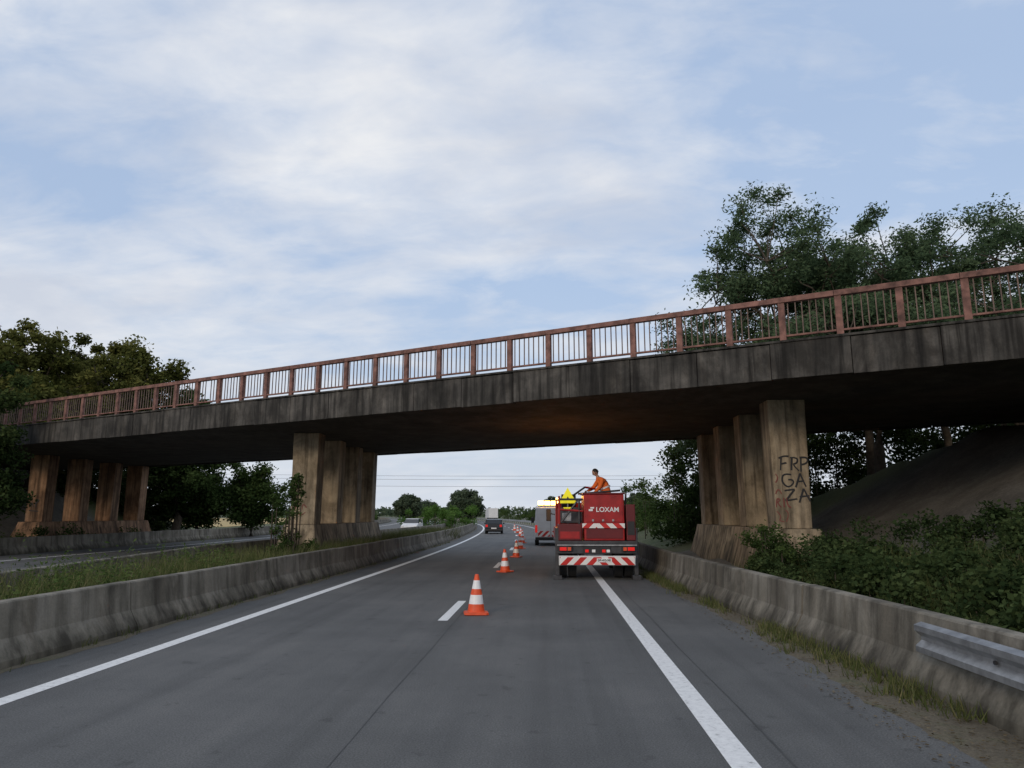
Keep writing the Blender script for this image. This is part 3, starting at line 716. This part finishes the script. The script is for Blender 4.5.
hm=bpy.data.meshes.new('head'); bm.to_mesh(hm); bm.free(); hm.materials.append(M['skin'])
for p in hm.polygons: p.use_smooth=True
H_=bpy.data.objects.new('head',hm); H_.location=(-.38,-.01,zb+1.66); H_.rotation_euler=(0,rad(-30),rad(15)); link(H_,W_)
bm=bmesh.new(); bmesh.ops.create_uvsphere(bm,u_segments=20,v_segments=12,radius=.108)
for v in bm.verts:
    v.co.z*=1.2; v.co.y*=.85; v.co.x=v.co.x+.012
    if v.co.x<-.05 and v.co.z<.055: v.co.x=-.03
    if v.co.z<-.04: v.co.z=-.04; v.co.x=max(v.co.x,.0); v.co.y*=.9
h2=bpy.data.meshes.new('hair'); bm.to_mesh(h2); bm.free(); h2.materials.append(M['hair'])
HH=bpy.data.objects.new('hair',h2); link(HH,H_)
for sy in (-1,1):
    cyl('eye_%d'%sy,(-.09,sy*.03,.005),(-.098,sy*.03,.005),.011,M['black'],H_,10)
    V,Q=tube([(.0,sy*.082,-.03),(.0,sy*.092,0),(.0,sy*.084,.03)],[.012,.02,.012],8); add('ear_%d'%sy,V,[tuple(t) for t in Q],M['skin'],parent=H_)
box('mouth',-.096,-.086,-.022,.022,-.058,-.05,M['dred'],H_,0)
def hand(nm,loc,d):
    vs=[(0,0,0),(-.045,0,-.01),(-.085,0,-.015)];ed=[(0,1),(1,2)];rd=[(.022,.028),(.02,.035),(.014,.036)]
    obs=[skinned(nm+'p',vs,ed,rd)]
    for k,(yy,L) in enumerate([(-.03,.065),(-.01,.078),(.01,.072),(.03,.056)]):
        v=[(-.07,yy,-.014),(-.07-L*.5,yy*1.1,-.03),(-.07-L*.8,yy*1.1,-.055),(-.07-L*.85,yy*1.1,-.075)]
        obs.append(skinned(nm+'f',v,[(0,1),(1,2),(2,3)],[.009,.0085,.008,.007]))
    v=[(-.025,-.02*d,-.012),(-.05,-.05*d,-.03),(-.075,-.062*d,-.05)]
    obs.append(skinned(nm+'t',v,[(0,1),(1,2)],[.012,.01,.008]))
    vv=[];ff=[]
    for m_ in obs:
        k=len(vv); vv+=[tuple(x.co) for x in m_.vertices]; ff+=[tuple(k+i for i in p.vertices) for p in m_.polygons]
    return add(nm,vv,ff,M['skin'],parent=W_,loc=loc,rot=(0,rad(-15),0),smooth=True)
hand('hand_near',(-.49,-.3,zb+.955),1); hand('hand_far',(-.65,.14,zb+1.065),-1)
# ------------------------------------------------------------------ power line
PL=empty('power_line')
px0,px1=c2w(-140,210),c2w(120,190)
for i,h_ in enumerate((13.2,12.2,10.3)):
    cu=bpy.data.curves.new('wire_%d'%i,'CURVE'); cu.dimensions='3D'; cu.bevel_depth=.035
    sp=cu.splines.new('POLY'); sp.points.add(24)
    for k in range(25):
        t=k/24; sag=-3.0*4*t*(1-t)*.5
        sp.points[k].co=(px0[0]*(1-t)+px1[0]*t,px0[1]*(1-t)+px1[1]*t,h_+sag+ (1.5*(1-t)),1)
    cu.materials.append(M['wire']); link(bpy.data.objects.new('wire_%d'%i,cu),PL)
for nm,p,h_ in (('pole_a',px0,16),('pole_b',px1,14)): cyl(nm,(p[0],p[1],0),(p[0],p[1],h_),.2,M['bark'],PL,10,.12); box(nm+'_crossarm',p[0]-1.2,p[0]+1.2,p[1]-.08,p[1]+.08,h_-1.2,h_-1.0,M['bark'],PL,0)
# ------------------------------------------------------------------ world
w=bpy.data.worlds.new('World'); scene.world=w; w.use_nodes=True; nt=w.node_tree; nt.nodes.clear()
out=nt.nodes.new('ShaderNodeOutputWorld'); bg=nt.nodes.new('ShaderNodeBackground'); nt.links.new(bg.outputs[0],out.inputs[0])
sky=nt.nodes.new('ShaderNodeTexSky'); sky.sky_type='NISHITA'; sky.sun_disc=False
EL,AZ=20,205
sky.sun_elevation=rad(EL); sky.sun_rotation=rad(AZ); sky.air_density=1.2; sky.dust_density=1.5
def math_(op,a,b=None,clamp=False):
    m=nt.nodes.new('ShaderNodeMath'); m.operation=op; m.use_clamp=clamp
    for i,v in enumerate((a,b)):
        if v is None: continue
        if isinstance(v,(int,float)): m.inputs[i].default_value=v
        else: nt.links.new(v,m.inputs[i])
    return m.outputs[0]
tc=nt.nodes.new('ShaderNodeTexCoord'); sp=nt.nodes.new('ShaderNodeSeparateXYZ'); nt.links.new(tc.outputs['Generated'],sp.inputs[0])
zz=math_('ADD',math_('MAXIMUM',sp.outputs[2],0.0),.25)
cx=math_('DIVIDE',sp.outputs[0],zz); cy=math_('DIVIDE',sp.outputs[1],zz)
cb=nt.nodes.new('ShaderNodeCombineXYZ'); nt.links.new(cx,cb.inputs[0]); nt.links.new(cy,cb.inputs[1])
def wn(scale,detail,rough,dist,ms,loc=(0,0,0)):
    mp=nt.nodes.new('ShaderNodeMapping'); mp.inputs['Scale'].default_value=ms; mp.inputs['Location'].default_value=loc; mp.inputs['Rotation'].default_value=(0,0,rad(12)); nt.links.new(cb.outputs[0],mp.inputs[0])
    n=nt.nodes.new('ShaderNodeTexNoise'); n.inputs['Scale'].default_value=scale; n.inputs['Detail'].default_value=detail; n.inputs['Roughness'].default_value=rough; n.inputs['Distortion'].default_value=dist
    nt.links.new(mp.outputs[0],n.inputs['Vector']); return n.outputs[0]
c1=wn(1.0,4,.5,.35,(1,1.4,1),(5.3,2.2,0)); c2=wn(4.5,5,.6,.3,(1,1.7,1))
cf=math_('ADD',math_('MULTIPLY',c1,.7),math_('MULTIPLY',c2,.3))
fac=ramp(nt,cf,[(.4,(.06,.06,.06)),(.5,(.6,.6,.6)),(.6,(1,1,1))])
c3=wn(1.9,5,.55,.4,(1,1.5,1),(9,4,0))
ccol=ramp(nt,c3,[(.35,(.60,.65,.75)),(.5,(.74,.77,.83)),(.65,(.87,.88,.90))])
skys=mixc(nt,sky.outputs[0],(.11,.11,.11),1.0,'MULTIPLY')
skyb=mixc(nt,skys,(.46,.60,.85),.75)
col=mixc(nt,skyb,ccol,fac)
hz=math_('SUBTRACT',1.0,math_('MULTIPLY',math_('MAXIMUM',sp.outputs[2],0.0),3.0),True)
hz=math_('MULTIPLY',math_('POWER',hz,1.4),.8)
col=mixc(nt,col,(.66,.71,.79),hz)
nt.links.new(col,bg.inputs[0]); bg.inputs[1].default_value=1.0
sl=bpy.data.lights.new('sun','SUN'); sl.energy=.95; sl.angle=rad(14); sl.color=(1,.82,.62)
so=bpy.data.objects.new('sun',sl); a=rad(AZ); e_=rad(EL)
v=Vector((math.sin(a)*math.cos(e_),math.cos(a)*math.cos(e_),math.sin(e_)))
so.rotation_euler=v.to_track_quat('Z','Y').to_euler(); so.location=(0,-20,30); link(so)
# ------------------------------------------------------------------ camera
cam=bpy.data.cameras.new('camera'); cam.lens=25.0; cam.sensor_width=36; cam.clip_end=8000; cam.clip_start=.1
co=bpy.data.objects.new('camera',cam); co.location=(0,0,1.9); co.rotation_euler=(rad(100.4),0,rad(2.93)); link(co)
scene.camera=co
scene.view_settings.view_transform='Standard'; scene.view_settings.look='None'; scene.view_settings.exposure=0
